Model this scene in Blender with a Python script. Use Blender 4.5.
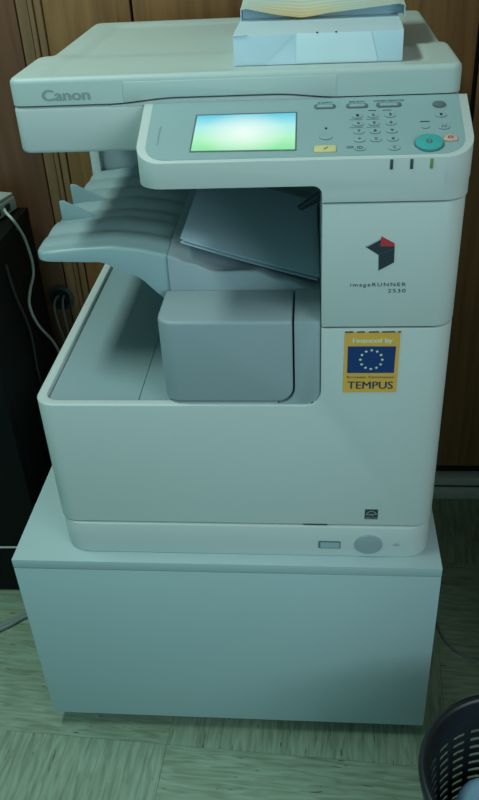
import bpy, bmesh, math, random
from mathutils import Vector, Matrix
random.seed(7)
for o in list(bpy.data.objects): bpy.data.objects.remove(o)
S = bpy.context.scene
COL = S.collection

# ------------------------------------------------------------------ camera
cam_d = bpy.data.cameras.new('camera'); cam = bpy.data.objects.new('camera', cam_d); COL.objects.link(cam)
yaw, pitch, roll, FPX = -0.1098, 0.5858, -0.0588, 812.93
fw = Vector((math.sin(yaw)*math.cos(pitch), math.cos(yaw)*math.cos(pitch), -math.sin(pitch)))
rt = Vector((math.cos(yaw), -math.sin(yaw), 0)); up = rt.cross(fw)
r2 = math.cos(roll)*rt + math.sin(roll)*up; u2 = -math.sin(roll)*rt + math.cos(roll)*up
M = Matrix((r2, u2, -fw)).transposed().to_4x4(); M.translation = Vector((0.1095, -0.9244, 1.3282))
cam.matrix_world = M
cam_d.sensor_fit = 'VERTICAL'; cam_d.sensor_height = 24; cam_d.sensor_width = 24; cam_d.lens = 24*FPX/800
cam_d.clip_start = 0.02
S.camera = cam
# ------------------------------------------------------------------ world, light, exposure
W = bpy.data.worlds.new('world'); S.world = W; W.use_nodes = True
W.node_tree.nodes['Background'].inputs[0].default_value = (0.34, 0.88, 0.97, 1)
W.node_tree.nodes['Background'].inputs[1].default_value = 0.45
def area(name, loc, target, sx, sy, power, color):
    d = bpy.data.lights.new(name, 'AREA'); d.shape = 'RECTANGLE'; d.size = sx; d.size_y = sy
    d.energy = power; d.color = color
    o = bpy.data.objects.new(name, d); COL.objects.link(o); o.location = loc
    o.rotation_euler = (Vector(target)-Vector(loc)).to_track_quat('-Z', 'Y').to_euler()
    return o
area('ceiling_lamp_light', (-0.88, -0.10, 2.60), (-0.88, -0.10, 0), 0.28, 1.0, 22, (0.69, 1.0, 0.93))
area('window_light', (1.52, -1.60, 1.70), (0.10, 0.0, 0.75), 1.3, 1.4, 23, (0.69, 0.91, 1.0))
vs = S.view_settings
vs.view_transform = 'Standard'; vs.look = 'None'; vs.gamma = 1; vs.use_curve_mapping = False
vs.exposure = 0.05

# ------------------------------------------------------------------ materials
def mat(name, color, rough=0.5, metal=0, noise=0.0, nscale=40, bump=0.0, bscale=400, spec=0.5, color2=None):
    m = bpy.data.materials.new(name); m.use_nodes = True
    nt = m.node_tree; b = nt.nodes['Principled BSDF']
    b.inputs['Base Color'].default_value = (*color, 1); b.inputs['Roughness'].default_value = rough
    b.inputs['Metallic'].default_value = metal; b.inputs['Specular IOR Level'].default_value = spec
    tc = nt.nodes.new('ShaderNodeTexCoord')
    n = nt.nodes.new('ShaderNodeTexNoise'); n.inputs['Scale'].default_value = nscale; n.inputs['Detail'].default_value = 4
    nt.links.new(tc.outputs['Object'], n.inputs['Vector'])
    r = nt.nodes.new('ShaderNodeMix'); r.data_type = 'RGBA'
    c2 = color2 or tuple(c*(1-noise) for c in color)
    r.inputs[6].default_value = (*color, 1); r.inputs[7].default_value = (*c2, 1)
    nt.links.new(n.outputs['Fac'], r.inputs[0]); nt.links.new(r.outputs[2], b.inputs['Base Color'])
    if bump:
        n2 = nt.nodes.new('ShaderNodeTexNoise'); n2.inputs['Scale'].default_value = bscale
        nt.links.new(tc.outputs['Object'], n2.inputs['Vector'])
        bp = nt.nodes.new('ShaderNodeBump'); bp.inputs['Strength'].default_value = bump; bp.inputs['Distance'].default_value = 0.001
        nt.links.new(n2.outputs['Fac'], bp.inputs['Height']); nt.links.new(bp.outputs['Normal'], b.inputs['Normal'])
    return m
WHITE = mat('white_plastic', (0.62, 0.63, 0.60), 0.45, noise=0.05, nscale=3, bump=0.12, bscale=900)
LIDW = mat('lid_plastic', (0.56, 0.615, 0.575), 0.5, noise=0.05, nscale=4, bump=0.12, bscale=900)
GREY = mat('grey_plastic', (0.33, 0.37, 0.39), 0.5, noise=0.06, nscale=5, bump=0.12, bscale=900)
TRAYG = mat('tray_plastic', (0.315, 0.40, 0.415), 0.42, noise=0.06, nscale=5, bump=0.1, bscale=900)
PANELG = mat('panel_plastic', (0.325, 0.43, 0.435), 0.5, noise=0.05, nscale=6)
DARKG = mat('dark_plastic', (0.03, 0.04, 0.045), 0.4, noise=0.2)
KEYG = mat('key_grey', (0.14, 0.17, 0.18), 0.4, noise=0.1)
KEYL = mat('key_pale', (0.42, 0.46, 0.46), 0.4, noise=0.05)
INK = mat('ink', (0.03, 0.045, 0.06), 0.5, noise=0.1)
LOGOG = mat('logo_grey', (0.33, 0.36, 0.36), 0.5, noise=0.05)
RED = mat('logo_red', (0.55, 0.04, 0.05), 0.4, noise=0.1)
NAVY2 = mat('logo_dark', (0.03, 0.04, 0.055), 0.35, noise=0.1)
YEL = mat('sticker_yellow', (0.86, 0.43, 0.075), 0.5, noise=0.08, nscale=60)
BLUE = mat('flag_blue', (0.006, 0.038, 0.17), 0.45, noise=0.1)
STAR = mat('star_white', (0.75, 0.78, 0.55), 0.5, noise=0.02)
BROWNT = mat('brown_ink', (0.12, 0.05, 0.01), 0.5, noise=0.1)
KEYY = mat('key_yellow', (0.78, 0.64, 0.30), 0.4, noise=0.04)
KEYT = mat('key_teal', (0.07, 0.42, 0.40), 0.35, noise=0.05)
KEYO = mat('key_orange', (0.80, 0.44, 0.34), 0.4, noise=0.05)
LEDG = mat('led_green', (0.20, 0.30, 0.06), 0.3, noise=0.05)
LEDD = mat('led_dark', (0.05, 0.07, 0.09), 0.3, noise=0.05)
CABW = mat('cabinet_laminate', (0.44, 0.525, 0.525), 0.5, noise=0.05, nscale=2.5, bump=0.08, bscale=500)
BLACK = mat('black_laminate', (0.004, 0.004, 0.004), 0.6, noise=0.3, nscale=6, spec=0.2)
BASK = mat('basket_plastic', (0.012, 0.013, 0.016), 0.35, noise=0.3, nscale=30)
PAPER = mat('paper', (0.50, 0.60, 0.68), 0.7, noise=0.05, nscale=12)
REAMW = mat('ream_wrapper', (0.72, 0.84, 0.92), 0.45, noise=0.10, nscale=25)
REAMF = mat('ream_flap', (0.82, 0.92, 0.95), 0.45, noise=0.06, nscale=25)
CREASE = mat('crease', (0.50, 0.62, 0.72), 0.6, noise=0.05)
CABLEW = mat('cable_white', (0.50, 0.50, 0.42), 0.5, noise=0.1)
CABLEG = mat('cable_grey', (0.22, 0.24, 0.22), 0.5, noise=0.15)
CABLED = mat('cable_dark', (0.035, 0.035, 0.033), 0.5, noise=0.2)
HUBG = mat('hub_plastic', (0.42, 0.45, 0.40), 0.5, noise=0.06)
SKIRT = mat('skirting', (0.66, 0.62, 0.54), 0.5, noise=0.12, nscale=20)
GAPD = mat('gap_dark', (0.01, 0.01, 0.01), 0.8, noise=0.2)
CEIL = mat('ceiling_paint', (0.6, 0.6, 0.57), 0.8, noise=0.05)
BINP = mat('bin_paper', (0.34, 0.52, 0.72), 0.6, noise=0.08)

def node(nt, t, **kw):
    n = nt.nodes.new(t)
    for k, v in kw.items():
        if k in n.inputs: n.inputs[k].default_value = v
    return n
def ramp(nt, stops):
    r = nt.nodes.new('ShaderNodeValToRGB'); e = r.color_ramp.elements
    while len(e) < len(stops): e.new(0.5)
    for el, (p, c) in zip(e, stops): el.position = p; el.color = (*c, 1)
    return r
def wood_mat(name, a, b, c):
    m = bpy.data.materials.new(name); m.use_nodes = True; nt = m.node_tree; bs = nt.nodes['Principled BSDF']
    tc = node(nt, 'ShaderNodeTexCoord'); oi = node(nt, 'ShaderNodeObjectInfo')
    mp = node(nt, 'ShaderNodeMapping'); mp.inputs['Scale'].default_value = (60, 60, 3.0)
    ad = nt.nodes.new('ShaderNodeVectorMath'); ad.operation = 'ADD'
    sc = nt.nodes.new('ShaderNodeVectorMath'); sc.operation = 'SCALE'; sc.inputs[3].default_value = 9.0
    nt.links.new(oi.outputs['Location'], sc.inputs[0])
    nt.links.new(tc.outputs['Object'], ad.inputs[0]); nt.links.new(sc.outputs[0], ad.inputs[1])
    nt.links.new(ad.outputs[0], mp.inputs['Vector'])
    n = node(nt, 'ShaderNodeTexNoise', Scale=1.0, Detail=5.0, Distortion=0.6)
    nt.links.new(mp.outputs[0], n.inputs['Vector'])
    r = ramp(nt, [(0.3, a), (0.52, b), (0.75, c)])
    nt.links.new(n.outputs['Fac'], r.inputs[0]); nt.links.new(r.outputs[0], bs.inputs['Base Color'])
    bs.inputs['Roughness'].default_value = 0.5
    bp = node(nt, 'ShaderNodeBump', Strength=0.15, Distance=0.001)
    nt.links.new(n.outputs['Fac'], bp.inputs['Height']); nt.links.new(bp.outputs['Normal'], bs.inputs['Normal'])
    return m
WOOD = wood_mat('wall_wood', (0.24, 0.10, 0.032), (0.32, 0.14, 0.046), (0.39, 0.175, 0.06))
WOODR = wood_mat('wall_wood_reddish', (0.14, 0.052, 0.022), (0.19, 0.070, 0.031), (0.24, 0.09, 0.04))
WOODL = wood_mat('wall_wood_moulding', (0.22, 0.105, 0.045), (0.28, 0.14, 0.058), (0.33, 0.165, 0.072))
def tile_mat():
    m = bpy.data.materials.new('floor_tile_vinyl'); m.use_nodes = True; nt = m.node_tree; bs = nt.nodes['Principled BSDF']
    tc = node(nt, 'ShaderNodeTexCoord'); oi = node(nt, 'ShaderNodeObjectInfo')
    sc = nt.nodes.new('ShaderNodeVectorMath'); sc.operation = 'SCALE'; sc.inputs[3].default_value = 5.0
    ad = nt.nodes.new('ShaderNodeVectorMath'); ad.operation = 'ADD'
    nt.links.new(oi.outputs['Location'], sc.inputs[0])
    nt.links.new(tc.outputs['Object'], ad.inputs[0]); nt.links.new(sc.outputs[0], ad.inputs[1])
    def streak(sx, sy, det, dist):
        mp = node(nt, 'ShaderNodeMapping'); mp.inputs['Scale'].default_value = (sx, sy, 1)
        nt.links.new(ad.outputs[0], mp.inputs['Vector'])
        n = node(nt, 'ShaderNodeTexNoise', Scale=1.0, Detail=det, Distortion=dist)
        nt.links.new(mp.outputs[0], n.inputs['Vector']); return n
    n1 = streak(14, 130, 5.0, 0.8); n2 = streak(22, 150, 2.0, 0.3)
    r1 = ramp(nt, [(0.28, (0.150, 0.185, 0.115)), (0.48, (0.228, 0.285, 0.190)), (0.66, (0.29, 0.36, 0.26))])
    nt.links.new(n1.outputs['Fac'], r1.inputs[0])
    r2_ = ramp(nt, [(0.690, (0, 0, 0)), (0.715, (1, 1, 1))])
    nt.links.new(n2.outputs['Fac'], r2_.inputs[0])
    mx = nt.nodes.new('ShaderNodeMix'); mx.data_type = 'RGBA'; mx.inputs[7].default_value = (0.07, 0.075, 0.055, 1)
    nt.links.new(r2_.outputs[0], mx.inputs[0]); nt.links.new(r1.outputs[0], mx.inputs[6])
    nt.links.new(mx.outputs[2], bs.inputs['Base Color'])
    bs.inputs['Roughness'].default_value = 0.5
    bp = node(nt, 'ShaderNodeBump', Strength=0.12, Distance=0.001)
    nt.links.new(n1.outputs['Fac'], bp.inputs['Height']); nt.links.new(bp.outputs['Normal'], bs.inputs['Normal'])
    return m
TILE = tile_mat()
def screen_mat():
    m = bpy.data.materials.new('lcd_screen'); m.use_nodes = True; nt = m.node_tree; bs = nt.nodes['Principled BSDF']
    tc = node(nt, 'ShaderNodeTexCoord'); sp = nt.nodes.new('ShaderNodeSeparateXYZ')
    nt.links.new(tc.outputs['Generated'], sp.inputs[0])
    r = ramp(nt, [(0.0, (0.26, 0.80, 0.36)), (0.35, (0.44, 0.92, 0.58)), (0.65, (0.42, 0.86, 0.84)), (1.0, (0.10, 0.58, 0.78))])
    nt.links.new(sp.outputs['Y'], r.inputs[0])
    gr = nt.nodes.new('ShaderNodeTexGradient'); gr.gradient_type = 'SPHERICAL'
    mp = node(nt, 'ShaderNodeMapping'); mp.inputs['Location'].default_value = (-1.15, -0.75, 0); mp.inputs['Scale'].default_value = (2.3, 1.6, 0)
    nt.links.new(tc.outputs['Generated'], mp.inputs['Vector']); nt.links.new(mp.outputs[0], gr.inputs['Vector'])
    mx = nt.nodes.new('ShaderNodeMix'); mx.data_type = 'RGBA'; mx.inputs[7].default_value = (0.86, 1.0, 0.95, 1)
    nt.links.new(gr.outputs['Fac'], mx.inputs[0]); nt.links.new(r.outputs[0], mx.inputs[6])
    nt.links.new(mx.outputs[2], bs.inputs['Emission Color']); bs.inputs['Emission Strength'].default_value = 0.95
    bs.inputs['Base Color'].default_value = (0.02, 0.02, 0.02, 1); bs.inputs['Roughness'].default_value = 0.25
    return m
SCREEN = screen_mat()
def stripe_mat():
    m = bpy.data.materials.new('printed_wrapper'); m.use_nodes = True; nt = m.node_tree; bs = nt.nodes['Principled BSDF']
    tc = node(nt, 'ShaderNodeTexCoord')
    wv = node(nt, 'ShaderNodeTexWave', Scale=32.0, Distortion=0.4); wv.bands_direction = 'Y'
    nt.links.new(tc.outputs['Object'], wv.inputs['Vector'])
    gr = nt.nodes.new('ShaderNodeTexGradient'); gr.gradient_type = 'SPHERICAL'
    mp = node(nt, 'ShaderNodeMapping'); mp.inputs['Location'].default_value = (0.35, 1.05, 0); mp.inputs['Scale'].default_value = (14, 18, 0)
    nt.links.new(tc.outputs['Object'], mp.inputs['Vector']); nt.links.new(mp.outputs[0], gr.inputs['Vector'])
    r = ramp(nt, [(0.0, (0.62, 0.66, 0.55)), (0.35, (0.74, 0.62, 0.36)), (0.8, (0.85, 0.52, 0.16))])
    nt.links.new(gr.outputs['Fac'], r.inputs[0])
    mx = nt.nodes.new('ShaderNodeMix'); mx.data_type = 'RGBA'; mx.inputs[7].default_value = (0.72, 0.78, 0.74, 1)
    r3 = ramp(nt, [(0.55, (0, 0, 0)), (0.8, (0.75, 0.75, 0.75))]); nt.links.new(wv.outputs['Fac'], r3.inputs[0])
    nt.links.new(r3.outputs[0], mx.inputs[0]); nt.links.new(r.outputs[0], mx.inputs[6])
    nt.links.new(mx.outputs[2], bs.inputs['Base Color']); bs.inputs['Roughness'].default_value = 0.4
    return m
STRIPE = stripe_mat()
EMIT = bpy.data.materials.new('lamp_diffuser'); EMIT.use_nodes = True
EMIT.node_tree.nodes['Principled BSDF'].inputs['Emission Color'].default_value = (0.8, 1, 0.9, 1)
EMIT.node_tree.nodes['Principled BSDF'].inputs['Emission Strength'].default_value = 1.0

# ------------------------------------------------------------------ helpers
def finish(name, me, m, parent=None, angle=35):
    me.name = name
    if m is not None:
        me.materials.clear(); me.materials.append(m)
    for p in me.polygons: p.use_smooth = True
    me.set_sharp_from_angle(angle=math.radians(angle))
    o = bpy.data.objects.new(name, me); COL.objects.link(o)
    if parent: o.parent = parent
    return o
def thing(name, label, cat, loc=(0, 0, 0), rotz=0, group=None):
    o = bpy.data.objects.new(name, None); COL.objects.link(o); o.empty_display_size = 0.05
    o.location = loc; o.rotation_euler = (0, 0, rotz); o['label'] = label; o['category'] = cat
    if group: o['group'] = group
    return o
def tag(o, label, cat, group=None):
    o['label'] = label; o['category'] = cat
    if group: o['group'] = group
    return o
def struct(o): o['kind'] = 'structure'; return o
def rrect(x0, x1, y0, y1, r, seg=8):
    """CCW polygon; r = radii for corners (x0y0, x1y0, x1y1, x0y1)"""
    if not isinstance(r, (tuple, list)): r = (r,)*4
    out = []
    for (cx, cy, sx, sy, a0), rr in zip(((x0, y0, 1, 1, 180), (x1, y0, -1, 1, 270), (x1, y1, -1, -1, 0), (x0, y1, 1, -1, 90)), r):
        if rr <= 0: out.append((cx, cy)); continue
        for i in range(seg+1):
            a = math.radians(a0+90*i/seg)
            out.append((cx+sx*rr+rr*math.cos(a), cy+sy*rr+rr*math.sin(a)))
    return out
def prism(poly, lo, hi, axis='z', topf=None):
    """extrude a 2D polygon; axis z: (x,y), axis y: (x,z), axis x: (y,z)"""
    bm = bmesh.new()
    def P(a, b, c): return {'z': (a, b, c), 'y': (a, c, b), 'x': (c, a, b)}[axis]
    vb = [bm.verts.new(P(a, b, lo)) for a, b in poly]
    vt = [bm.verts.new(P(a, b, topf(a, b) if topf else hi)) for a, b in poly]
    n = len(poly)
    bm.faces.new(vb[::-1]); bm.faces.new(vt)
    for i in range(n): bm.faces.new((vb[i], vb[(i+1) % n], vt[(i+1) % n], vt[i]))
    bmesh.ops.recalc_face_normals(bm, faces=bm.faces)
    return bm
def box(x0, x1, y0, y1, z0, z1): return prism([(x0, y0), (x1, y0), (x1, y1), (x0, y1)], z0, z1)
def bool_(a, b, op):
    ma, mb = bpy.data.meshes.new('a'), bpy.data.meshes.new('b')
    a.to_mesh(ma); b.to_mesh(mb); a.free(); b.free()
    oa, ob = bpy.data.objects.new('a', ma), bpy.data.objects.new('b', mb)
    COL.objects.link(oa); COL.objects.link(ob)
    md = oa.modifiers.new('b', 'BOOLEAN'); md.object = ob; md.operation = op; md.solver = 'EXACT'
    dg = bpy.context.evaluated_depsgraph_get(); dg.update()
    me = bpy.data.meshes.new_from_object(oa.evaluated_get(dg))
    bm = bmesh.new(); bm.from_mesh(me)
    for o in (oa, ob): bpy.data.objects.remove(o)
    for x in (ma, mb, me): bpy.data.meshes.remove(x)
    return bm
def bevel(bm, w, seg=2, angle=40):
    bmesh.ops.remove_doubles(bm, verts=bm.verts, dist=1e-6)
    bmesh.ops.dissolve_limit(bm, angle_limit=0.002, verts=bm.verts, edges=bm.edges)
    es = [e for e in bm.edges if len(e.link_faces) == 2 and e.calc_face_angle(0) > math.radians(angle)]
    if es: bmesh.ops.bevel(bm, geom=es, offset=w, offset_type='OFFSET', segments=seg, profile=0.5, affect='EDGES', clamp_overlap=True)
    return bm
def obj(name, bm, m, parent=None, bev=0, seg=2, angle=35, xf=None):
    if bev: bevel(bm, bev, seg)
    if xf is not None: bmesh.ops.transform(bm, matrix=xf, verts=bm.verts)
    me = bpy.data.meshes.new(name); bm.to_mesh(me); bm.free()
    return finish(name, me, m, parent, angle)
def merge(bms):
    out = bmesh.new()
    for b in bms:
        me = bpy.data.meshes.new('t'); b.to_mesh(me); b.free(); out.from_mesh(me); bpy.data.meshes.remove(me)
    return out
def text_bm(s, x0, x1, y0, h, offset=0.0, depth=0.0003, spacing=1.0, shear=0):
    """text fitted to x0..x1 with capital height h, in local XY plane, extruded to +z"""
    c = bpy.data.curves.new('t', 'FONT'); c.body = s; c.size = 1; c.extrude = 0.01; c.offset = offset; c.space_character = spacing; c.shear = shear
    c.resolution_u = 3
    o = bpy.data.objects.new('t', c); COL.objects.link(o)
    dg = bpy.context.evaluated_depsgraph_get(); dg.update()
    me = bpy.data.meshes.new_from_object(o.evaluated_get(dg))
    bm = bmesh.new(); bm.from_mesh(me); bpy.data.objects.remove(o); bpy.data.curves.remove(c); bpy.data.meshes.remove(me)
    xs = [v.co.x for v in bm.verts]; a, b = min(xs), max(xs)
    for v in bm.verts:
        v.co = Vector((x0+(v.co.x-a)/(b-a)*(x1-x0), y0+v.co.y/0.70*h, (v.co.z+0.01)/0.02*depth))
    return bm
def to_front(y):          # local XY(Z) -> plane facing -y at depth y
    return Matrix(((1, 0, 0, 0), (0, 0, -1, y), (0, 1, 0, 0), (0, 0, 0, 1)))
def catmull(pts, n=8):
    P = [Vector(p) for p in pts]; P = [2*P[0]-P[1]]+P+[2*P[-1]-P[-2]]; out = []
    for i in range(1, len(P)-2):
        for k in range(n):
            t = k/n; a, b, c, d = P[i-1:i+3]
            out.append(0.5*((2*b)+(-a+c)*t+(2*a-5*b+4*c-d)*t*t+(-a+3*b-3*c+d)*t**3))
    out.append(P[-2]); return out
def tube(pts, r, seg=8, n=8):
    C = catmull(pts, n); bm = bmesh.new(); rings = []
    nrm = None
    for i, p in enumerate(C):
        t = (C[min(i+1, len(C)-1)]-C[max(i-1, 0)]).normalized()
        if nrm is None: nrm = t.orthogonal().normalized()
        nrm = (nrm-t*nrm.dot(t)).normalized(); bi = t.cross(nrm)
        rings.append([bm.verts.new(p+r*(math.cos(2*math.pi*k/seg)*nrm+math.sin(2*math.pi*k/seg)*bi)) for k in range(seg)])
    for a, b in zip(rings, rings[1:]):
        for k in range(seg): bm.faces.new((a[k], a[(k+1) % seg], b[(k+1) % seg], b[k]))
    bm.faces.new(rings[0][::-1]); bm.faces.new(rings[-1])
    bmesh.ops.recalc_face_normals(bm, faces=bm.faces)
    return bm
def slab(xs, ys, ztop, zbot, mapxy=None):
    """closed solid between two height functions over a grid"""
    bm = bmesh.new(); T, B = [], []
    for y in ys:
        tr, br = [], []
        for x in xs:
            X, Y = mapxy(x, y) if mapxy else (x, y)
            tr.append(bm.verts.new((X, Y, ztop(x, y)))); br.append(bm.verts.new((X, Y, zbot(x, y))))
        T.append(tr); B.append(br)
    ny, nx = len(ys), len(xs)
    for j in range(ny-1):
        for i in range(nx-1):
            bm.faces.new((T[j][i], T[j][i+1], T[j+1][i+1], T[j+1][i]))
            bm.faces.new((B[j][i], B[j+1][i], B[j+1][i+1], B[j][i+1]))
    for i in range(nx-1):
        bm.faces.new((B[0][i], B[0][i+1], T[0][i+1], T[0][i])); bm.faces.new((T[-1][i], T[-1][i+1], B[-1][i+1], B[-1][i]))
    for j in range(ny-1):
        bm.faces.new((T[j][0], T[j+1][0], B[j+1][0], B[j][0])); bm.faces.new((B[j][-1], B[j+1][-1], T[j+1][-1], T[j][-1]))
    bmesh.ops.recalc_face_normals(bm, faces=bm.faces)
    return bm
def sstep(a, b, t):
    t = min(1, max(0, (t-a)/(b-a))); return t*t*(3-2*t)
def lerpt(tab, x):
    if x <= tab[0][0]: return tab[0][1]
    for (a, va), (b, vb) in zip(tab, tab[1:]):
        if x <= b:
            t = (x-a)/(b-a); return va+(vb-va)*t*t*(3-2*t)
    return tab[-1][1]
def lin(a, b, n): return [a+(b-a)*i/n for i in range(n+1)]

# ------------------------------------------------------------------ room
FLOOR_ROT = -0.05; FX, FY = -0.155, -0.060; TS = 0.5
fl = struct(obj('floor', box(-2.6, 2.4, -3.2, 0.72, -0.05, -0.003), GAPD))
tile_bm = bevel(box(-TS/2+0.0002, TS/2-0.0002, -TS/2+0.0002, TS/2-0.0002, -0.0028, 0.0), 0.0003, 1)
tile_me = None
for i in range(-5, 6):
    for j in range(-7, 2):
        lx, ly = (i+0.5)*TS, (j+0.5)*TS
        c, s = math.cos(FLOOR_ROT), math.sin(FLOOR_ROT)
        wx, wy = FX+c*lx-s*ly, FY+s*lx+c*ly
        if not (-2.9 < wx < 2.7): continue
        if tile_me is None:
            o = obj('tile', tile_bm, TILE, fl); tile_me = o.data
        else:
            o = bpy.data.objects.new('tile', tile_me); COL.objects.link(o); o.parent = fl
        o.location = (wx, wy, 0); o.rotation_euler = (0, 0, FLOOR_ROT+(0 if (i+j) % 2 else math.pi/2))
WY = 0.650
wall = struct(obj('wall_back', box(-2.6, 2.4, WY+0.012, WY+0.10, 0, 2.7), GAPD))
def board(x0, x1, m, y0=WY, name='panel'):
    o = obj(name, box(-(x1-x0)/2, (x1-x0)/2, y0-WY, 0.0115, 0, 2.60), m, wall, 0.002, 2)
    o.location = ((x0+x1)/2, WY, 0.088)
edges = [-0.217+0.2055*k for k in range(0, 12)]
board(-0.3785, -0.2195, WOOD)
for a, b in zip(edges, edges[1:]):
    g = 0.0024 if b < 0.35 else 0.0045
    board(a+g, b-g, WOOD)
for k in range(10): board(-0.427-0.2055*(k+1)+0.002, -0.427-0.2055*k-0.002, WOODR)
board(-0.4255, -0.4045, WOODL, WY-0.004, 'moulding'); board(-0.4030, -0.3945, WOODL, WY-0.007, 'moulding'); board(-0.3930, -0.3800, WOODL, WY-0.004, 'moulding')
wr_ = struct(obj('added_shade_wall', box(0.66, 0.76, -0.36, 0.648, 0.001, 2.69), GAPD))  # unseen wall, added to keep front-right light off the floor and back wall
for k_ in range(5):
    o = obj('panel', box(-0.0115, 0, -0.0965, 0.0965, 0, 2.60), WOOD, wr_, 0.002, 2)
    o.location = (0.6595, -0.26+0.2*k_, 0.088)
struct(obj('added_wall_baseboard', box(0.635, 0.6595, -0.36, 0.627, 0.001, 0.064), SKIRT, None, 0.002))  # baseboard of the added light-blocking wall
bb = struct(obj('baseboard_back', box(-2.6, 2.4, 0.628, WY+0.0115, 0.001, 0.036), SKIRT, None, 0.002))
o = obj('upper_strip', box(-2.6, 2.4, 0.631, WY+0.0115, 0.042, 0.064), SKIRT, bb, 0.002)
o = obj('groove', box(-2.6, 2.4, 0.634, WY+0.0115, 0.036, 0.042), GAPD, bb)
struct(obj('ceiling', box(-2.6, 2.4, -3.2, 0.76, 2.70, 2.75), CEIL))
lum = thing('ceiling_lamp', 'rectangular ceiling lamp with glowing diffuser above the copier', 'lamp', (-0.88, -0.10, 2.62))
obj('housing', merge([box(-0.18, -0.16, -0.55, 0.55, 0, 0.075), box(0.16, 0.18, -0.55, 0.55, 0, 0.075), box(-0.16, 0.16, -0.55, -0.53, 0, 0.075), box(-0.16, 0.16, 0.53, 0.55, 0, 0.075), box(-0.16, 0.16, -0.53, 0.53, 0.03, 0.075)]), CABW, lum)
obj('diffuser', box(-0.155, 0.155, -0.525, 0.525, 0.015, 0.028), EMIT, lum)

# ------------------------------------------------------------------ low cabinet under the copier
CL, CR, CF, CB, CT = -0.3680, 0.3035, -0.0256, 0.60, 0.4232
cab = thing('low_cabinet', 'low pale grey laminate cabinet standing on the floor under the copier', 'cabinet', ((CL+CR)/2, (CF+CB)/2, 0))
def cabp(name, bm, m, bev=0.0015):
    o = obj(name, bm, m, cab, bev); o.data.transform(Matrix.Translation((-(CL+CR)/2, -(CF+CB)/2, 0))); return o
cabp('top_board', box(CL, CR, CF, CB, CT-0.0175, CT-0.0005), CABW, 0.0008)
cabp('door', box(CL+0.0003, CR-0.0003, CF, CF+0.018, 0.0345, CT-0.0188), CABW, 0.0008)
cabp('bottom_board', box(CL+0.0185, CR-0.0185, CF+0.019, CB-0.0085, 0.036, 0.052), CABW, 0.0008)
cabp('side_panel', box(CL+0.0003, CL+0.018, CF+0.0190, CB, 0.0345, CT-0.0180), CABW, 0.0008)
cabp('side_panel', box(CR-0.018, CR-0.0003, CF+0.0190, CB, 0.0345, CT-0.0180), CABW, 0.0008)
cabp('back_panel', box(CL+0.0185, CR-0.0185, CB-0.008, CB, 0.036, CT-0.0180), CABW, 0.0008)
cabp('plinth', box(CL+0.03, CR-0.03, CF+0.06, CB-0.03, 0.0005, 0.0325), BLACK)

# ------------------------------------------------------------------ copier
HW = 0.2825; ZB, ZSEAM, ZT, ZS2, ZS1 = 0.4232, 0.4847, 0.702, 0.8225, 0.9884
YB = 0.60; YCAV = 0.49; XC = 0.1185
cop = thing('copier', 'large white office photocopier with touch screen on the low cabinet', 'copier', (0, 0.3, ZB))
inv = Matrix.Translation((0, -0.3, -ZB))
def cp(name, bm, m, parent=None, bev=0, seg=2, angle=35, xf=None):
    """a part of the copier, modelled in world coordinates"""
    o = obj(name, bm, m, parent or cop, bev, seg, angle, xf)
    o.data.transform(inv)
    return o
XA, XB = -0.2875, 0.2872
plan = rrect(XA, XB, 0, YB, (0.030, 0.030, 0.01, 0.01), 10)
# base unit
base = cp('base_unit', prism(rrect(XA, XB, -0.0035, YB, (0.040, 0.040, 0.01, 0.01), 10), ZB-0.0004, ZSEAM-0.0020), WHITE, None, 0.0022, 2)
cp('seam', prism(rrect(XA+0.003, XB-0.003, 0.003, YB-0.003, (0.034, 0.034, 0.01, 0.01), 8), ZSEAM-0.0020, ZSEAM), DARKG)
ell = lambda cx, cz, rx, rz, n=40: [(cx+rx*math.cos(2*math.pi*k/n), cz+rz*math.sin(2*math.pi*k/n)) for k in range(n)]
cp('button_ring', prism(ell(0.1930, 0.4500, 0.0235, 0.0215), -0.0041, 0.004, 'y'), WHITE, base, 0.0003, 1)
cp('power_button', prism(ell(0.1930, 0.4500, 0.0208, 0.0190), -0.0065, 0.004, 'y'), GREY, base, 0.0012)
cp('window_frame', prism(rrect(0.1165, 0.1505, 0.4395, 0.4545, 0.002), -0.0041, 0.004, 'y'), KEYG, base)
cp('paper_window', prism(rrect(0.1195, 0.1490, 0.4410, 0.4520, 0.0015), -0.0044, 0.004, 'y'), PANELG, base)
cp('drawer_notch', box(0.094, 0.130, -0.0004, 0.006, ZSEAM-0.0005, ZSEAM+0.0015), DARKG, base)
cp('embossed_mark', prism(ell(0.2345, 0.4490, 0.0055, 0.0032, 20), -0.0038, 0.004, 'y'), KEYL, base)
# lower body with the L-shaped front and the tray well
def opening(z0, z1, rb=0.022):
    return prism(rrect(-0.6, XC, z0, z1, (0, rb, 0, 0), 8), -0.2, YCAV, 'y')
body = prism(plan, ZSEAM, ZS2-0.0010)
body = bool_(body, opening(ZT, 1.3), 'DIFFERENCE')
body = bool_(body, prism(rrect(XA+0.014, XC-0.002, 0.014, YCAV-0.012, (0.02, 0.02, 0.005, 0.005), 6), ZT-0.014, ZT+0.003), 'DIFFERENCE')
lower = cp('lower_body', body, WHITE, None, 0.0030, 3)
cp('well_floor', prism(rrect(XA+0.0145, -0.1400, 0.0145, YCAV-0.0125, (0.0195, 0, 0, 0.005), 6), ZT-0.0139, ZT-0.008), TRAYG, lower, 0.0006, 1)
cp('well_floor', prism(rrect(-0.1388, XC-0.0025, 0.0145, YCAV-0.0125, (0, 0.0195, 0.005, 0), 6), ZT-0.0139, ZT-0.0068), TRAYG, lower, 0.0006, 1)
cp('seam', prism(rrect(XC+0.002, XB-0.003, 0.003, YB-0.003, (0.0, 0.031, 0.01, 0.0), 8), ZS2-0.0010, ZS2+0.0010), DARKG)
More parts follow.
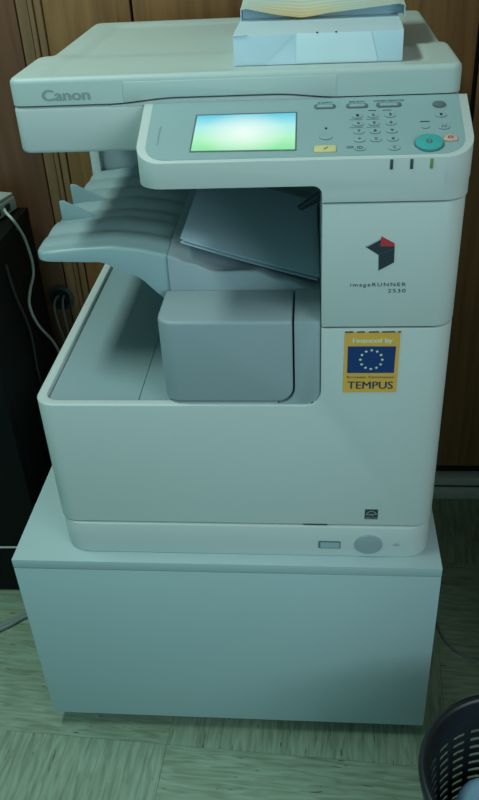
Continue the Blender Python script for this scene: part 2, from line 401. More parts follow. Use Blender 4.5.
# right column with rear frame
planm = rrect(XA, 0.2880, 0, YB, (0.030, 0.032, 0.01, 0.01), 10)
midb = bool_(prism(planm, ZS2+0.0010, ZS1-0.0010), opening(0.5, 1.3, 0), 'DIFFERENCE')
mid = cp('side_column', midb, WHITE, None, 0.0018, 2)
cp('seam', prism(rrect(XC+0.002, XB-0.003, 0.003, YB-0.003, (0.0, 0.031, 0.01, 0.0), 8), ZS1-0.0010, ZS1+0.0010), DARKG)
cp('rear_post', box(-HW+0.001, -HW+0.0155, YCAV-0.014, YCAV-0.0003, ZT+0.01, 1.0228), WHITE, mid, 0.002)
cp('rear_panel', box(-HW+0.019, XC-0.001, YCAV-0.004, YCAV-0.0003, ZT+0.01, 1.0228), GREY, mid, 0.001)
cp('exit_lever', prism([(0.085, 0.908), (0.1180, 0.932), (0.1180, 0.918), (0.091, 0.904)], 0.20, 0.212, 'y'), DARKG, mid, 0.001)
cp('exit_slot', box(XC-0.004, XC-0.0003, 0.13, 0.46, 0.955, 0.972), DARKG, mid)
# control panel
SL = 0.4; PZ = 1.040; PBACK = 0.1055
def prof(x, y): return PZ+SL*y
pan = prism(rrect(-0.1005, 0.2908, -0.0005, PBACK, (0.032, 0.034, 0, 0), 10), 1.0095, None, 'z', prof)
colm = prism(rrect(XC, 0.2900, -0.0005, YCAV+0.05, (0, 0.034, 0, 0), 10), ZS1+0.0010, 1.020)
colm = bool_(colm, box(-1, 1, PBACK, 0.113, 1.5, 1.6), 'DIFFERENCE')
pan = bool_(pan, colm, 'UNION')
fil = [(XC+0.002, 1.0115), (XC-0.011, 1.0115), (XC-0.011, 1.0095)]+[(XC-0.011+0.011*math.sin(math.radians(a)), 1.0095-0.011+0.011*math.cos(math.radians(a))) for a in range(15, 91, 15)]+[(XC+0.002, 0.9985)]
pan = bool_(pan, prism(fil, -0.0005, 0.1105, 'y'), 'UNION')
panel = cp('control_panel', pan, WHITE, None, 0.0035, 3)
cp('upper_frame', bool_(prism(rrect(-HW, HW, 0.1135, YB, (0, 0, 0.01, 0.01), 6), 1.0203, 1.0230), prism(rrect(-0.6, XC, 0.9, 1.3, 0), -0.2, YCAV, 'y'), 'DIFFERENCE'), WHITE, None, 0.001)
cp('rear_frame', box(-HW, XC, YCAV, YB, ZS1+0.001, 1.0200), WHITE, None, 0.001)
k = math.hypot(1, SL)
PXF = Matrix(((1, 0, 0, 0), (0, 1/k, -SL/k, 0), (0, SL/k, 1/k, PZ), (0, 0, 0, 1)))   # (x, s, h) -> world
def pp(name, bm, m, bev=0, seg=2): return cp(name, bm, m, panel, bev, seg, 35, PXF)
face_poly = rrect(-0.0895, 0.2805, 0.0050, 0.1125, (0.026, 0.028, 0, 0), 10)
pp('face_plate', prism(face_poly, -0.001, 0.0006), PANELG)
pp('screen_bezel', prism([(-0.0362, 0.0175), (0.0888, 0.0158), (0.0888, 0.0875), (-0.0338, 0.0875)], 0.0, 0.0009), KEYG)
pp('touch_screen', prism([(-0.0342, 0.0200), (0.0870, 0.0182), (0.0870, 0.0848), (-0.0318, 0.0848)], 0.0006, 0.0013), SCREEN)['label'] = 'glowing blue and green touch screen'
fm = text_bm('imageRUNNER', 0.0, 0.034, 0, 0.0022)
bmesh.ops.transform(fm, matrix=Matrix.Translation((-0.0750, 0.0335, 0.0006)) @ Matrix.Rotation(math.radians(88), 4, 'Z'), verts=fm.verts)
pp('face_mark', fm, LOGOG)
def pill(cx, cs, w, h): return rrect(cx-w/2, cx+w/2, cs-h/2, cs+h/2, h*0.45, 5)
for cx, cs, w in ((0.1219, 0.0955, 0.026), (0.160, 0.0950, 0.026), (0.1975, 0.0950, 0.030)):
    pp('mode_key', prism(pill(cx, cs, w, 0.0085), 0.0, 0.0020), KEYG, 0.0008)
    pp('key_top', prism(pill(cx, cs-0.0003, w*0.72, 0.0050), 0.0, 0.0026), PANELG, 0.0004)
for s_, a, b in (('COPY', 0.113, 0.131), ('SCAN', 0.151, 0.169), ('SYSTEM MONITOR', 0.180, 0.216)):
    kb = text_bm(s_, a, b, 0.1022, 0.0028)
    bmesh.ops.translate(kb, verts=kb.verts, vec=(0, 0, 0.0006)); pp('key_lettering', kb, INK)
keys = []
nums = ['123', '456', '789', '*0#']
for r_ in range(4):
    for c_ in range(3):
        t = r_/3
        cx = [0.1600, 0.1785, 0.1982][c_]*(1-t)+[0.1612, 0.1800, 0.1993][c_]*t
        cs = 0.0765-r_*0.01455
        keys.append((cx, cs, 0.0064, nums[r_][c_]))
keys += [(0.1613, 0.0177, 0.0066, 'ID'), (0.2002, 0.0172, 0.0066, 'C'), (0.2571, 0.0743, 0.0066, 'i'), (0.2586, 0.0520, 0.0066, '//'), (0.2376, 0.0530, 0.0045, ''), (0.1228, 0.0398, 0.0075, '')]
for cx, cs, r_, s_ in keys:
    pp('key_shadow', prism(ell(cx, cs-0.0011, r_*1.06, r_*0.70, 20), 0.0, 0.0008), KEYG)
    pp('key', prism(ell(cx, cs, r_*1.05, r_*0.70, 20), 0.0, 0.0012), PANELG, 0.0003)
    if s_:
        w = 0.0017*max(1, len(s_))
        b = text_bm(s_, cx-w, cx+w, cs-0.0021, 0.0044)
        bmesh.ops.translate(b, verts=b.verts, vec=(0, 0, 0.0012)); pp('key_lettering', b, INK)
for r_ in range(3):
    for a, b_ in ((0.1500, 0.1660), (0.1700, 0.1860)):
        if r_ < 2: pp('key_caption', box(a, b_, 0.0688-r_*0.0146, 0.0695-r_*0.0146, 0.0, 0.0009), KEYG)
pp('key_caption', box(0.146, 0.154, 0.0200, 0.0207, 0, 0.0009), INK); pp('key_caption', box(0.146, 0.154, 0.0178, 0.0185, 0, 0.0009), INK)
pp('key_caption', box(0.173, 0.182, 0.0850, 0.0860, 0, 0.0009), INK); pp('key_caption', box(0.190, 0.200, 0.0850, 0.0860, 0, 0.0009), INK)
pp('key_caption', box(0.232, 0.243, 0.0614, 0.0630, 0, 0.0009), INK)
pp('indicator_dot', prism(ell(0.1229, 0.0544, 0.0014, 0.0014, 12), 0, 0.0014), INK)
pp('yellow_key', prism(rrect(0.1090, 0.1340, 0.0112, 0.0225, 0.002), 0, 0.0024), KEYY, 0.0007)['label'] = 'pale yellow key'
pp('key_lettering', prism([(0.1195, 0.0150), (0.1240, 0.0190), (0.1246, 0.0180), (0.1205, 0.0146)], 0.0024, 0.0027), INK)
pp('power_save_key', prism(ell(0.2563, 0.0925, 0.0078, 0.0058, 28), 0, 0.0030), KEYG, 0.0012)
pp('start_ring', prism(ell(0.2393, 0.0222, 0.0166, 0.0148, 40), 0, 0.0012), KEYG)
pp('start_key', prism(ell(0.2393, 0.0226, 0.0158, 0.0140, 40), 0, 0.0040), KEYT, 0.0012)['label'] = 'large round teal start key'
pp('start_mark', merge([prism([(0.2380+a*0.0016*math.cos(u), 0.0226+0.0) if False else (0.2393+0.0040*math.cos(2*math.pi*q/6), 0.0226+0.0040*math.sin(2*math.pi*q/6)) for q, u in zip(range(6), range(6)) for a in (1,)], 0.0040, 0.0043), ]), KEYG)
pp('start_mark', prism([(0.2385, 0.0202), (0.2385, 0.0250), (0.2412, 0.0226)], 0.0043, 0.0045), KEYT)
pp('stop_key', prism([(0.2550, 0.0262), (0.2572, 0.0330), (0.2635, 0.0368), (0.2715, 0.0328), (0.2715, 0.0258), (0.2620, 0.0240)], 0, 0.0030), KEYO, 0.0008)['label'] = 'salmon orange stop key'
pp('stop_mark', merge([box(0.2610, 0.2665, 0.0310, 0.0318, 0.0030, 0.0033), box(0.2610, 0.2665, 0.0278, 0.0286, 0.0030, 0.0033), box(0.2610, 0.2618, 0.0286, 0.0310, 0.0030, 0.0033), box(0.2657, 0.2665, 0.0286, 0.0310, 0.0030, 0.0033)]), INK)
for x, m in ((0.1965, LEDD), (0.2190, LEDD), (0.2412, LEDG)):
    cp('indicator_lamp', box(x-0.0017, x+0.0017, -0.0014, 0.002, 1.0270, 1.0385), m, panel, 0.0005)
# logo and lettering on the column
YF = 0.0
lg = cp('logo', prism([(0.171, 0.9335), (0.188, 0.9430), (0.205, 0.9370), (0.2055, 0.9315), (0.187, 0.9225)], -0.0006, 0.0005, 'y'), NAVY2, mid)
cp('logo_fold', prism([(0.187, 0.9221), (0.2055, 0.9311), (0.2058, 0.9125), (0.1876, 0.9020)], -0.0006, 0.0005, 'y'), NAVY2, mid)
cp('logo_edge', prism([(0.171, 0.9340), (0.188, 0.9435), (0.1885, 0.9422), (0.1735, 0.9338)], -0.0009, 0.0005, 'y'), KEYL, mid)
cp('logo_tip', prism([(0.1893, 0.9465), (0.2052, 0.9373), (0.2040, 0.9335), (0.1880, 0.9340)], -0.0010, 0.0005, 'y'), RED, mid)['label'] = 'red tip of the folded logo'
cp('lettering', text_bm('imageRUNNER', 0.154, 0.222, 0.8808, 0.0048, 0, spacing=1.25), INK, mid, xf=to_front(-0.0001))
cp('lettering', text_bm('2530', 0.2005, 0.222, 0.8722, 0.0048, 0, spacing=1.2), INK, mid, xf=to_front(-0.0001))
# sticker
st = cp('sticker', prism([(0.1480, 0.7245), (0.2190, 0.7250), (0.2195, 0.8170), (0.1490, 0.8168)], -0.0008, -0.0001, 'y'), YEL)
st['label'] = 'yellow funding sticker with blue flag'
cp('flag', prism([(0.1530, 0.7550), (0.2143, 0.7553), (0.2150, 0.7955), (0.1532, 0.7958)], -0.0010, -0.0004, 'y'), BLUE, st)
for i in range(12):
    a = math.pi/2-i*math.pi/6; cx, cz = 0.1840+0.0142*math.cos(a), 0.7757+0.0142*math.sin(a)
    cp('star', prism([(cx+(0.0022 if q % 2 == 0 else 0.0011)*math.cos(math.pi/2+q*math.pi/5), cz+(0.0022 if q % 2 == 0 else 0.0011)*math.sin(math.pi/2+q*math.pi/5)) for q in range(10)], -0.0013, -0.0009, 'y'), STAR, st)
cp('lettering', merge([text_bm('Financed by', 0.1590+d, 0.2096+d, 0.8010, 0.0068, 0, 0.0003+d*0.02) for d in (0, 0.0006)]), STAR, st, xf=to_front(-0.0008))
cp('lettering', text_bm('European Commission', 0.1530, 0.2150, 0.7472, 0.0034), BROWNT, st, xf=to_front(-0.0008))
cp('lettering', merge([text_bm('TEMPUS', 0.1540+d, 0.2136+d, 0.7305, 0.0115, 0, 0.0003+d*0.02) for d in (0, 0.0006)]), INK, st, xf=to_front(-0.0008))
for a, b in ((0.149, 0.160), (0.164, 0.1745), (0.179, 0.1925), (0.196, 0.213), (0.216, 0.2205)):
    cp('torn_edge', prism([(a, 0.8158), (b, 0.8162), (b-0.0008, 0.8178), (a+0.0006, 0.8174)], -0.0011, -0.0003, 'y'), BROWNT, st)
# energy emblem
en = cp('energy_emblem', prism([(0.1850, 0.4975), (0.2045, 0.4975), (0.2045, 0.5165), (0.1855, 0.5165)], -0.0006, -0.0001, 'y'), INK, lower)
arc = [(0.1950+0.0075*math.cos(math.radians(a)), 0.5060+0.0075*math.sin(math.radians(a))) for a in range(20, 165, 12)]
arc2 = [(0.1950+0.0069*math.cos(math.radians(a)), 0.5058+0.0069*math.sin(math.radians(a))) for a in range(164, 19, -12)]
cp('emblem_arc', prism(arc+arc2, -0.0009, -0.0005, 'y'), KEYL, lower)
cp('emblem_lettering', text_bm('energy', 0.1870, 0.2000, 0.5052, 0.0042, 0, shear=0.3), KEYL, lower, xf=to_front(-0.0005))
cp('emblem_lettering', text_bm('ENERGY STAR', 0.1862, 0.2035, 0.4988, 0.0024, 0.0), KEYL, lower, xf=to_front(-0.0005))
cp('emblem_star', prism([(0.2015+(0.0022 if q % 2 == 0 else 0.001)*math.cos(math.pi/2+q*math.pi/5), 0.5085+(0.0022 if q % 2 == 0 else 0.001)*math.sin(math.pi/2+q*math.pi/5)) for q in range(10)], -0.0009, -0.0005, 'y'), KEYL, lower)
# front delivery unit inside the opening
XL = -0.0985; YD = 0.0035; ZD0, ZD1 = ZT-0.0060, 0.8300
dplan = rrect(XL, 0.2, YD, 0.100, (0.024, 0, 0, 0), 10)
door = bool_(prism(dplan, ZD0+0.0095, ZD1), prism(rrect(-0.3, 0.0812, 0.5, 1.0, 0), -0.1, 0.3, 'y'), 'INTERSECT')
door = bool_(door, prism(rrect(-0.3, 0.0812, ZD0+0.0095, 1.0, (0, 0.022, 0, 0), 8), -0.1, 0.3, 'y'), 'INTERSECT')
unit = cp('delivery_cover', door, GREY, None, 0.0045, 3)
unit['label'] = 'grey rounded cover below the output tray'
cp('cover_sill', prism(rrect(XL+0.004, 0.060, YD+0.002, 0.100, (0.022, 0, 0, 0), 8), ZD0, ZD0+0.0085), GREY, unit, 0.001)
strip = prism(rrect(0.0605, XC-0.0006, ZD0+0.0005, ZD1, (0, 0.021, 0, 0), 8), YD, 0.100, 'y')
strip = bool_(strip, prism(rrect(-0.3, 0.0836, ZD0+0.0075, 1.0, (0, 0.0235, 0, 0), 8), -0.1, 0.3, 'y'), 'DIFFERENCE')
cp('cover_surround', strip, GREY, unit, 0.0018, 2)
# inner output tray under the paper
def zpap(x): return 0.8915-(x+0.075)*0.315
edge_tab = [(-0.0915, 0.881), (-0.06, 0.870), (-0.025, 0.8585), (0.004, 0.8585), (0.025, 0.8575), (0.065, 0.843), (0.118, 0.824)]
def zin(x, y):
    t = sstep(0.100, 0.165, y)
    e = lerpt(edge_tab, x); full = min(zpap(x)-0.006, 0.886)
    base_ = e*(1-t)+full*t
    d = (y-0.100)
    return base_-(0.0035*(1-d/0.004)**2 if d < 0.004 else 0)-0.010*math.sin(math.pi*min(1, d/0.06))*max(0, math.sin(math.pi*min(1, max(0, (x+0.085)/0.12))))*(1 if d < 0.06 else 0)
ysin = [0.100, 0.101, 0.1025, 0.104]+lin(0.108, 0.165, 12)+lin(0.175, YCAV-0.006, 10)
inner = cp('inner_tray', slab(lin(-0.0915, XC-0.001, 40), ysin, zin, lambda x, y: 0.790), GREY, None, 0, angle=50)
# wing tray at the left
front_tab = [(-0.280, 0.886), (-0.22, 0.892), (-0.17, 0.894), (-0.13, 0.889), (-0.0925, 0.880)]
under_tab = [(-0.280, 0.874), (-0.19, 0.872), (-0.145, 0.852), (-0.0925, 0.812)]
WX0, WX1, WY0, WY1 = -0.280, -0.0925, 0.104, 0.480
def lint(tab, x):
    if x <= tab[0][0]: return tab[0][1]
    for (a, va), (b, vb) in zip(tab, tab[1:]):
        if x <= b: return va+(vb-va)*(x-a)/(b-a)
    return tab[-1][1]
def wingmap(x, y):
    rc = 0.022
    cx, cy = WX0+rc, WY0+rc
    if x < cx and y < cy:
        u, v = (cx-x)/rc, (cy-y)/rc; m_ = max(u, v)/max(1e-9, math.hypot(u, v)); return cx-u*m_*rc, cy-v*m_*rc
    return x, y
def zwing(x, y):
    z = lint(front_tab, x)
    ph = (y-0.118)/0.052
    rid = 0.0048*abs(math.sin(math.pi*ph)) if y > 0.118 else 0
    d = min(x-WX0, y-WY0)
    fade = sstep(0, 0.012, x-WX0)
    z += (rid-0.002)*(0.35+0.65*fade)*(sstep(0.118, 0.130, y))
    z -= 0.006*sstep(0.22, 0.236, y)
    if d < 0.004: z -= 0.004*(1-d/0.004)**2
    return z
def zwu(x, y):
    z = lerpt(under_tab, x)
    t = sstep(WY0, WY0+0.05, y); return z*(1-t)+max(z, min(0.868, z+0.02))*t
xs = [WX0, WX0+0.001, WX0+0.0025, WX0+0.004]+lin(WX0+0.008, WX1, 26)
ys = [WY0, WY0+0.001, WY0+0.0025, WY0+0.004]+lin(WY0+0.007, WY1, 84)
wing = cp('wing_tray', slab(xs, ys, zwing, zwu, wingmap), TRAYG, None, 0, angle=55)
for yy, xa in ((0.238, -0.274), (0.312, -0.276)):
    z0 = 0.878
    cp('paper_stop', prism([(xa, z0), (xa+0.074, z0), (xa+0.062, z0+0.006), (xa+0.012, z0+0.032), (xa+0.007, z0+0.035), (xa, z0+0.035)], yy-0.003, yy+0.003, 'y'), TRAYG, wing, 0.0012)
# scanner
SX0, SX1, SY0, SY1 = -0.2715, 0.2850, 0.1060, 0.595
scan = cp('scanner_unit', prism(rrect(SX0, SX1, SY0, SY1, (0.016, 0.016, 0.012, 0.012), 8), 1.0235, 1.0815), WHITE, None, 0.005, 3)
cp('lid_gap', prism(rrect(SX0+0.004, SX1-0.004, SY0+0.004, SY1-0.004, 0.01, 5), 1.0815, 1.0835), DARKG)
rcl = 0.016
def lidmap(x, y):
    cx = SX0+rcl if x < SX0+rcl else (SX1-rcl if x > SX1-rcl else None)
    cy = SY0+rcl if y < SY0+rcl else (SY1-rcl if y > SY1-rcl else None)
    if cx is None or cy is None: return x, y
    u, v = (x-cx)/rcl, (y-cy)/rcl; m_ = max(abs(u), abs(v))/max(1e-9, math.hypot(u, v)); return cx+u*m_*rcl, cy+v*m_*rcl
def zlid(x, y):
    z = 1.1160-0.0120*sstep(0.225, 0.33, y)
    rec = sstep(0.036, 0.048, x-SX0)*sstep(0.036, 0.048, SX1-x)*sstep(0.014, 0.024, y-SY0)*sstep(0.030, 0.042, SY1-y)
    z -= 0.0035*rec
    d = min(x-SX0, SX1-x, y-SY0, SY1-y); r_ = 0.0065
    if d < r_: z -= r_-math.sqrt(max(0, r_*r_-(r_-d)**2))
    return z
def zlidb(x, y):
    return 1.0835+0.0055*sstep(-0.145, -0.06, x)*(1-sstep(0.06, 0.14, x))*(1-sstep(0.115, 0.15, y))
e_ = [0, 0.0004, 0.0012, 0.0025, 0.0045, 0.0065]
xs = [SX0+d for d in e_]+lin(SX0+0.010, SX1-0.010, 72)+[SX1-d for d in e_[::-1]]
ys = [SY0+d for d in e_]+lin(SY0+0.010, SY1-0.010, 60)+[SY1-d for d in e_[::-1]]
lid = cp('scanner_lid', slab(xs, ys, zlid, zlidb, lidmap), LIDW, None, 0, angle=50)
lid['label'] = 'off-white platen lid on top'
cn = merge([text_bm('Canon', -0.2295+dx, -0.1695+dx, 1.0890+dz, 0.0130, 0, 0.0003+q*0.00002) for q, (dx, dz) in enumerate(((0, 0), (0.0011, 0), (0.0020, 0.0), (0.0010, 0.0006)))])
cp('lettering', cn, LOGOG, lid, xf=to_front(SY0+0.0001))
hp = [(-0.127, 1.0845)]+[(x, zlidb(x, 0.106)+0.0003) for x in lin(-0.125, 0.13, 24)]+[(0.135, 1.0845), (0.135, 1.1085), (-0.125, 1.1085)]
lip = [(x, zlidb(x, 0.106)-0.0021) for x in lin(0.139, -0.144, 26)]
cp('front_lip', prism([(-0.144, 1.0800), (0.139, 1.0800)]+lip, SY0+0.0004, SY0+0.030, 'y'), WHITE, scan)
cp('lid_handle', prism(hp, SY0-0.0012, SY0+0.004, 'y'), LIDW, lid, 0.0008)
for x in (-0.2, 0.21): cp('hinge', box(x-0.03, x+0.03, SY1-0.018, SY1+0.003, 1.070, 1.098), WHITE, scan, 0.003)

# ------------------------------------------------------------------ sheets in the output tray
def sheet(dx, dy, dz, rot, label):
    bm = slab(lin(0, 0.188, 10), lin(0, 0.297, 10), lambda x, y: zpap(-0.075+x)+dz+0.006*(x/0.188-0.5)**2+0.0004, lambda x, y: zpap(-0.075+x)+dz+0.006*(x/0.188-0.5)**2)
    zc = zpap(-0.075)
    bmesh.ops.translate(bm, verts=bm.verts, vec=(0, 0, -zc))
    o = obj('paper_sheet', bm, PAPER); o.location = (-0.075+dx, 0.122+dy, zc); o.rotation_euler = (0, 0, rot)
    tag(o, label, 'paper', 'sheets in the output tray')
sheet(0.000, 0.000, 0.0045, 0.0, 'topmost white sheet of the few papers in the output tray')
sheet(0.004, -0.003, 0.0025, 0.012, 'middle white sheet sticking out beneath the top sheet in the output tray')
sheet(0.001, -0.006, 0.0005, 0.0, 'lowest white sheet lying directly on the inner output tray')

# ------------------------------------------------------------------ ream of paper on the lid
RX0, RX1, RY0, RY1, RZ0, RZ1 = 0.0115, 0.2190, 0.150, 0.447, 1.1132, 1.1495
ream = thing('paper_ream', 'opened ream of copy paper in a bluish wrapper on the copier lid', 'paper ream', ((RX0+RX1)/2, (RY0+RY1)/2, RZ0), math.radians(-1.0))
rinv = Matrix.Translation((-(RX0+RX1)/2, -(RY0+RY1)/2, -RZ0))
def rp(name, bm, m, parent=None, bev=0, angle=35):
    o = obj(name, bm, m, parent or ream, bev, 2, angle); o.data.transform(rinv); return o
def zrb(x, y): return RZ0
blk = rp('paper_block', slab(lin(RX0, RX1, 8), lin(RY0, RY1, 20), lambda x, y: RZ1-0.0012*sstep(0.0, 0.03, 0.18-y), zrb), REAMW, None, 0)
fz = RY0-0.0006
rp('end_flap', prism([(0.088, 1.1145), (0.189, 1.1145), (0.180, 1.1478), (0.090, 1.1485)], fz-0.0006, RY0-0.0001, 'y'), REAMF, blk, 0.0003)
rp('end_fold', prism([(0.0120, 1.1150), (0.0500, 1.1150), (0.0870, 1.1480), (0.0120, 1.1485)], fz, RY0-0.0001, 'y'), REAMW, blk, 0.0003)
rp('end_fold', prism([(0.1895, 1.1145), (0.2185, 1.1145), (0.2185, 1.1475), (0.1815, 1.1475)], fz, RY0-0.0001, 'y'), REAMW, blk, 0.0003)
rp('crease', prism([(0.0120, 1.1465), (0.0300, 1.1478), (0.0300, 1.1488), (0.0120, 1.1480)], fz-0.0010, RY0-0.0001, 'y'), CREASE, blk)
for x in (0.115, 0.138): rp('glue_dot', prism(ell(x, 1.1490, 0.0013, 0.0009, 10), fz-0.0012, RY0-0.0001, 'y'), INK, blk)
# lifted printed wrapper
edge_w = [(0.013, 1.164), (0.020, 1.1660), (0.060, 1.1575), (0.094, 1.1527), (0.130, 1.1575), (0.19, 1.1625), (0.2215, 1.1655), (0.226, 1.163)]
def zw(x, y): return lint(edge_w, x)*(1-sstep(0.24, 0.34, y))+1.176*sstep(0.24, 0.34, y)
def yw(x): return 0.0
wr = rp('printed_wrapper', slab(lin(0.013, 0.226, 30), lin(0.240, 0.452, 16), zw, lambda x, y: zw(x, y)-0.0006), STRIPE, None, 0, 60)
wr['label'] = 'orange striped printed wrapper, lifted open'
rp('wrapper_side', slab(lin(0.0126, 0.0132, 1), lin(0.246, 0.452, 8), lambda x, y: zw(0.013, y), lambda x, y: RZ1+0.0004), REAMW, wr)
rp('wrapper_side', slab(lin(0.2256, 0.2262, 1), lin(0.236, 0.452, 8), lambda x, y: zw(0.226, y), lambda x, y: RZ1+0.0004), REAMW, wr)
rp('wrapper_inside', slab(lin(0.014, 0.225, 30), lin(0.262, 0.2635, 1), lambda x, y: zw(x, 0.262)-0.0010, lambda x, y: RZ1+0.0004), CREASE, wr)

# ------------------------------------------------------------------ black cabinet at the left with the hub
DX1, DX0, DY0, DY1, DZ = -0.464, -1.15, 0.300, 0.612, 0.768
desk = thing('black_cabinet', 'black desk-high cabinet standing left of the copier against the wall', 'cabinet', ((DX0+DX1)/2, (DY0+DY1)/2, 0))
dinv = Matrix.Translation((-(DX0+DX1)/2, -(DY0+DY1)/2, 0))
def dp(name, bm, m, bev=0.0015, par=None):
    o = obj(name, bm, m, par or desk, bev); o.data.transform(dinv); return o
dp('top_board', box(DX0, DX1, DY0-0.005, DY1, DZ-0.020, DZ), BLACK)
dp('side_panel', box(DX1-0.018, DX1-0.001, DY0+0.0195, DY1, 0.001, DZ-0.0205), BLACK)
dp('side_panel', box(DX0+0.001, DX0+0.018, DY0+0.0195, DY1, 0.001, DZ-0.0205), BLACK)
for a, b in ((DX0+0.001, (DX0+DX1)/2-0.001), ((DX0+DX1)/2+0.001, DX1-0.001)):
    d = dp('door', box(a, b, DY0, DY0+0.019, 0.004, DZ-0.0215), BLACK)
    hx = b-0.04 if b < -0.7 else a+0.04
    dp('handle', tube([(hx, DY0, 0.45), (hx, DY0-0.02, 0.455), (hx, DY0-0.02, 0.535), (hx, DY0, 0.54)], 0.004), CABLEG, 0, d)
dp('plinth', box(DX0+0.0185, DX1-0.0185, DY0+0.03, DY0+0.045, 0.001, 0.059), BLACK)
hub = thing('network_hub', 'pale grey box with dark sockets on top of the black cabinet', 'hub', (-0.4800, 0.596, DZ), math.radians(-16))
obj('case', box(-0.24, 0, -0.17, 0, 0.003, 0.030), HUBG, hub, 0.003)
obj('case_lid', box(-0.236, -0.002, -0.166, -0.002, 0.0305, 0.037), HUBG, hub, 0.002)
for y in (-0.030, -0.062): obj('socket', box(-0.004, 0.0006, y-0.008, y+0.008, 0.009, 0.023), DARKG, hub)
for x, y in ((-0.22, -0.15), (-0.02, -0.15), (-0.22, -0.02), (-0.02, -0.02)): obj('foot', prism(ell(x, y, 0.006, 0.006, 12), 0, 0.003), DARKG, hub)
tag(obj('white_cable', tube([(-0.4865, 0.545, 0.788), (-0.474, 0.520, 0.7905), (-0.460, 0.508, 0.782), (-0.455, 0.520, 0.758), (-0.4555, 0.539, 0.728), (-0.4555, 0.552, 0.680), (-0.4555, 0.543, 0.651), (-0.4555, 0.510, 0.634), (-0.4555, 0.490, 0.608), (-0.4555, 0.514, 0.553), (-0.4550, 0.587, 0.463), (-0.450, 0.605, 0.38), (-0.44, 0.60, 0.25), (-0.425, 0.60, 0.12), (-0.415, 0.60, 0.003)], 0.0028), CABLEW), 'white cable looping from the grey box down the side of the black cabinet', 'cable')
tag(obj('dark_cable', tube([(-0.4600, 0.43, 0.725), (-0.4595, 0.44, 0.66), (-0.4595, 0.475, 0.56), (-0.4595, 0.47, 0.46), (-0.4595, 0.50, 0.35), (-0.4595, 0.50, 0.20), (-0.4595, 0.53, 0.004)], 0.0025), CABLED), 'thin dark cable hanging down the side of the black cabinet', 'cable')
gr = thing('cable_grommet', 'round black cable grommet in the wooden wall beside the black cabinet', 'grommet', (-0.4420, WY-0.001, 0.548))
ring = bmesh.new()
bm = bmesh.new()
RN = 28
rg = []
for q in range(RN):
    a = 2*math.pi*q/RN
    rg.append([bm.verts.new((r_*math.cos(a), y, r_*math.sin(a))) for r_, y in ((0.028, 0.001), (0.028, -0.004), (0.021, -0.006), (0.019, 0.0005))])
for q in range(RN):
    A, B = rg[q], rg[(q+1) % RN]
    for z in range(3): bm.faces.new((A[z], B[z], B[z+1], A[z+1]))
bmesh.ops.recalc_face_normals(bm, faces=bm.faces)
obj('ring', bm, DARKG, gr); ring.free()
obj('hole', prism(ell(0, 0, 0.0195, 0.0195, 24), -0.0005, 0.0005, 'y'), GAPD, gr)
for dx, lb in ((-0.007, 'left grey cable hanging out of the black wall grommet'), (0.006, 'right grey cable hanging out of the black wall grommet')):
    tag(obj('grommet_cable', tube([(-0.442+dx, WY+0.001, 0.552), (-0.443+dx*1.3, WY-0.018, 0.550), (-0.445+dx*1.5, WY-0.024, 0.53), (-0.444+dx*1.4, WY-0.022, 0.49), (-0.440+dx, WY-0.020, 0.43), (-0.435+dx, WY-0.018, 0.25), (-0.43+dx, WY-0.028, 0.075)], 0.0022), CABLEG), lb, 'cable', 'cables from the wall grommet')
tag(obj('thin_cable', tube([(-0.75, 0.289, 0.135), (-0.60, 0.287, 0.142), (-0.50, 0.288, 0.144), (-0.42, 0.30, 0.13), (-0.395, 0.36, 0.05), (-0.39, 0.42, 0.003)], 0.0020), CABLEW), 'thin pale cable running across the front of the black cabinet', 'cable')
for d, lb in ((0, 'grey floor cable nearer the camera, left of the low cabinet'), (0.010, 'grey floor cable nearer the wall, left of the low cabinet')):
    tag(obj('floor_cable', tube([(-0.78, 0.15+d, 0.005), (-0.66, 0.165+d, 0.005), (-0.58, 0.170+d, 0.005), (-0.535, 0.195+d, 0.005), (-0.50, 0.225+d, 0.005), (-0.44, 0.245+d, 0.005), (-0.395, 0.27+d, 0.005)], 0.0045), CABLEG), lb, 'cable', 'grey cables on the floor at the left')
tag(obj('floor_cable', tube([(0.345, 0.46, 0.0035), (0.352, 0.38, 0.0035), (0.354, 0.30, 0.0035), (0.362, 0.235, 0.0035), (0.380, 0.180, 0.0035), (0.428, 0.142, 0.0035), (0.50, 0.130, 0.0035), (0.60, 0.14, 0.0035)], 0.0024), CABLEG), 'grey cable curving over the floor right of the low cabinet', 'cable')

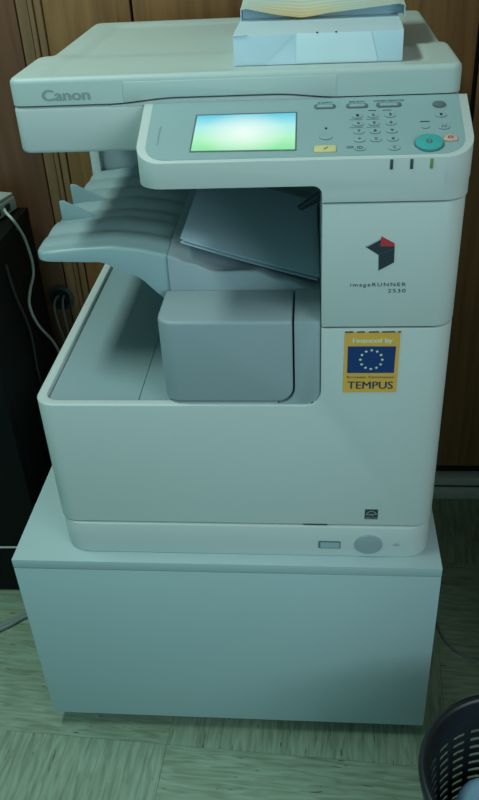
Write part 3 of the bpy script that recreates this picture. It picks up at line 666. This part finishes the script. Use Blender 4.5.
# ------------------------------------------------------------------ waste basket
BX, BY, BH = 0.385, -0.268, 0.28
bas = thing('waste_basket', 'black slotted plastic waste basket in front of the low cabinet', 'waste basket', (BX, BY, 0))
RT, RB_ = 0.124, 0.094
def brad(z): return RB_+(RT-RB_)*z/BH
NC = 23; zl = [0.0, 0.030]
pitch_ = 0.0172
for r_ in range(11): zl += [0.030+pitch_*r_+0.0090, 0.030+pitch_*(r_+1)]
zl += [BH]
slot_rows = [i for i in range(1, len(zl)-2) if (i % 2 == 0)]
bm = bmesh.new(); V = {}
angs = []
for c_ in range(NC):
    a0 = 2*math.pi*c_/NC; w = 2*math.pi/NC
    angs += [a0, a0+w*0.32, a0+w*0.66]
def vtx(i, j):
    i %= len(angs)
    if (i, j) not in V:
        r_ = brad(zl[j]); V[(i, j)] = bm.verts.new((r_*math.cos(angs[i]), r_*math.sin(angs[i]), zl[j]))
    return V[(i, j)]
for i in range(len(angs)):
    for j in range(len(zl)-1):
        if i % 3 != 0 and j in slot_rows: continue
        bm.faces.new((vtx(i, j), vtx(i+1, j), vtx(i+1, j+1), vtx(i, j+1)))
bmesh.ops.recalc_face_normals(bm, faces=bm.faces)
bmesh.ops.solidify(bm, geom=list(bm.faces), thickness=0.0022)
obj('slotted_wall', bm, BASK, bas)
bm = bmesh.new(); rg = []
pr = [(RT-0.003, BH-0.030), (RT+0.004, BH-0.028), (RT+0.008, BH-0.004), (RT+0.006, BH+0.002), (RT+0.001, BH+0.004), (RT-0.004, BH+0.001), (RT-0.006, BH-0.006), (RT-0.007, BH-0.030)]
for q in range(64):
    a = 2*math.pi*q/64; rg.append([bm.verts.new((r_*math.cos(a), r_*math.sin(a), z)) for r_, z in pr])
for q in range(64):
    A, B = rg[q], rg[(q+1) % 64]
    for z in range(len(pr)): bm.faces.new((A[z], B[z], B[(z+1) % len(pr)], A[(z+1) % len(pr)]))
bmesh.ops.recalc_face_normals(bm, faces=bm.faces)
obj('rim', bm, BASK, bas, angle=60)
obj('base', prism(ell(0, 0, RB_-0.001, RB_-0.001, 48), 0.0005, 0.004), BASK, bas)
# crumpled paper inside the basket
bm = bmesh.new(); bmesh.ops.create_icosphere(bm, subdivisions=4, radius=1)
from mathutils import noise as mnoise
for v in bm.verts:
    n = v.co.normalized(); d = 1+0.10*mnoise.noise(n*1.7)+0.05*abs(mnoise.noise(n*4.1))
    v.co = Vector((n.x*0.086*d, n.y*0.086*d, n.z*0.098*d))
bp_ = obj('crumpled_paper', bm, BINP, None, 0, angle=40); bp_.location = (0.3900, -0.2720, 0.1150)
tag(bp_, 'light blue crumpled paper lying inside the waste basket', 'paper')
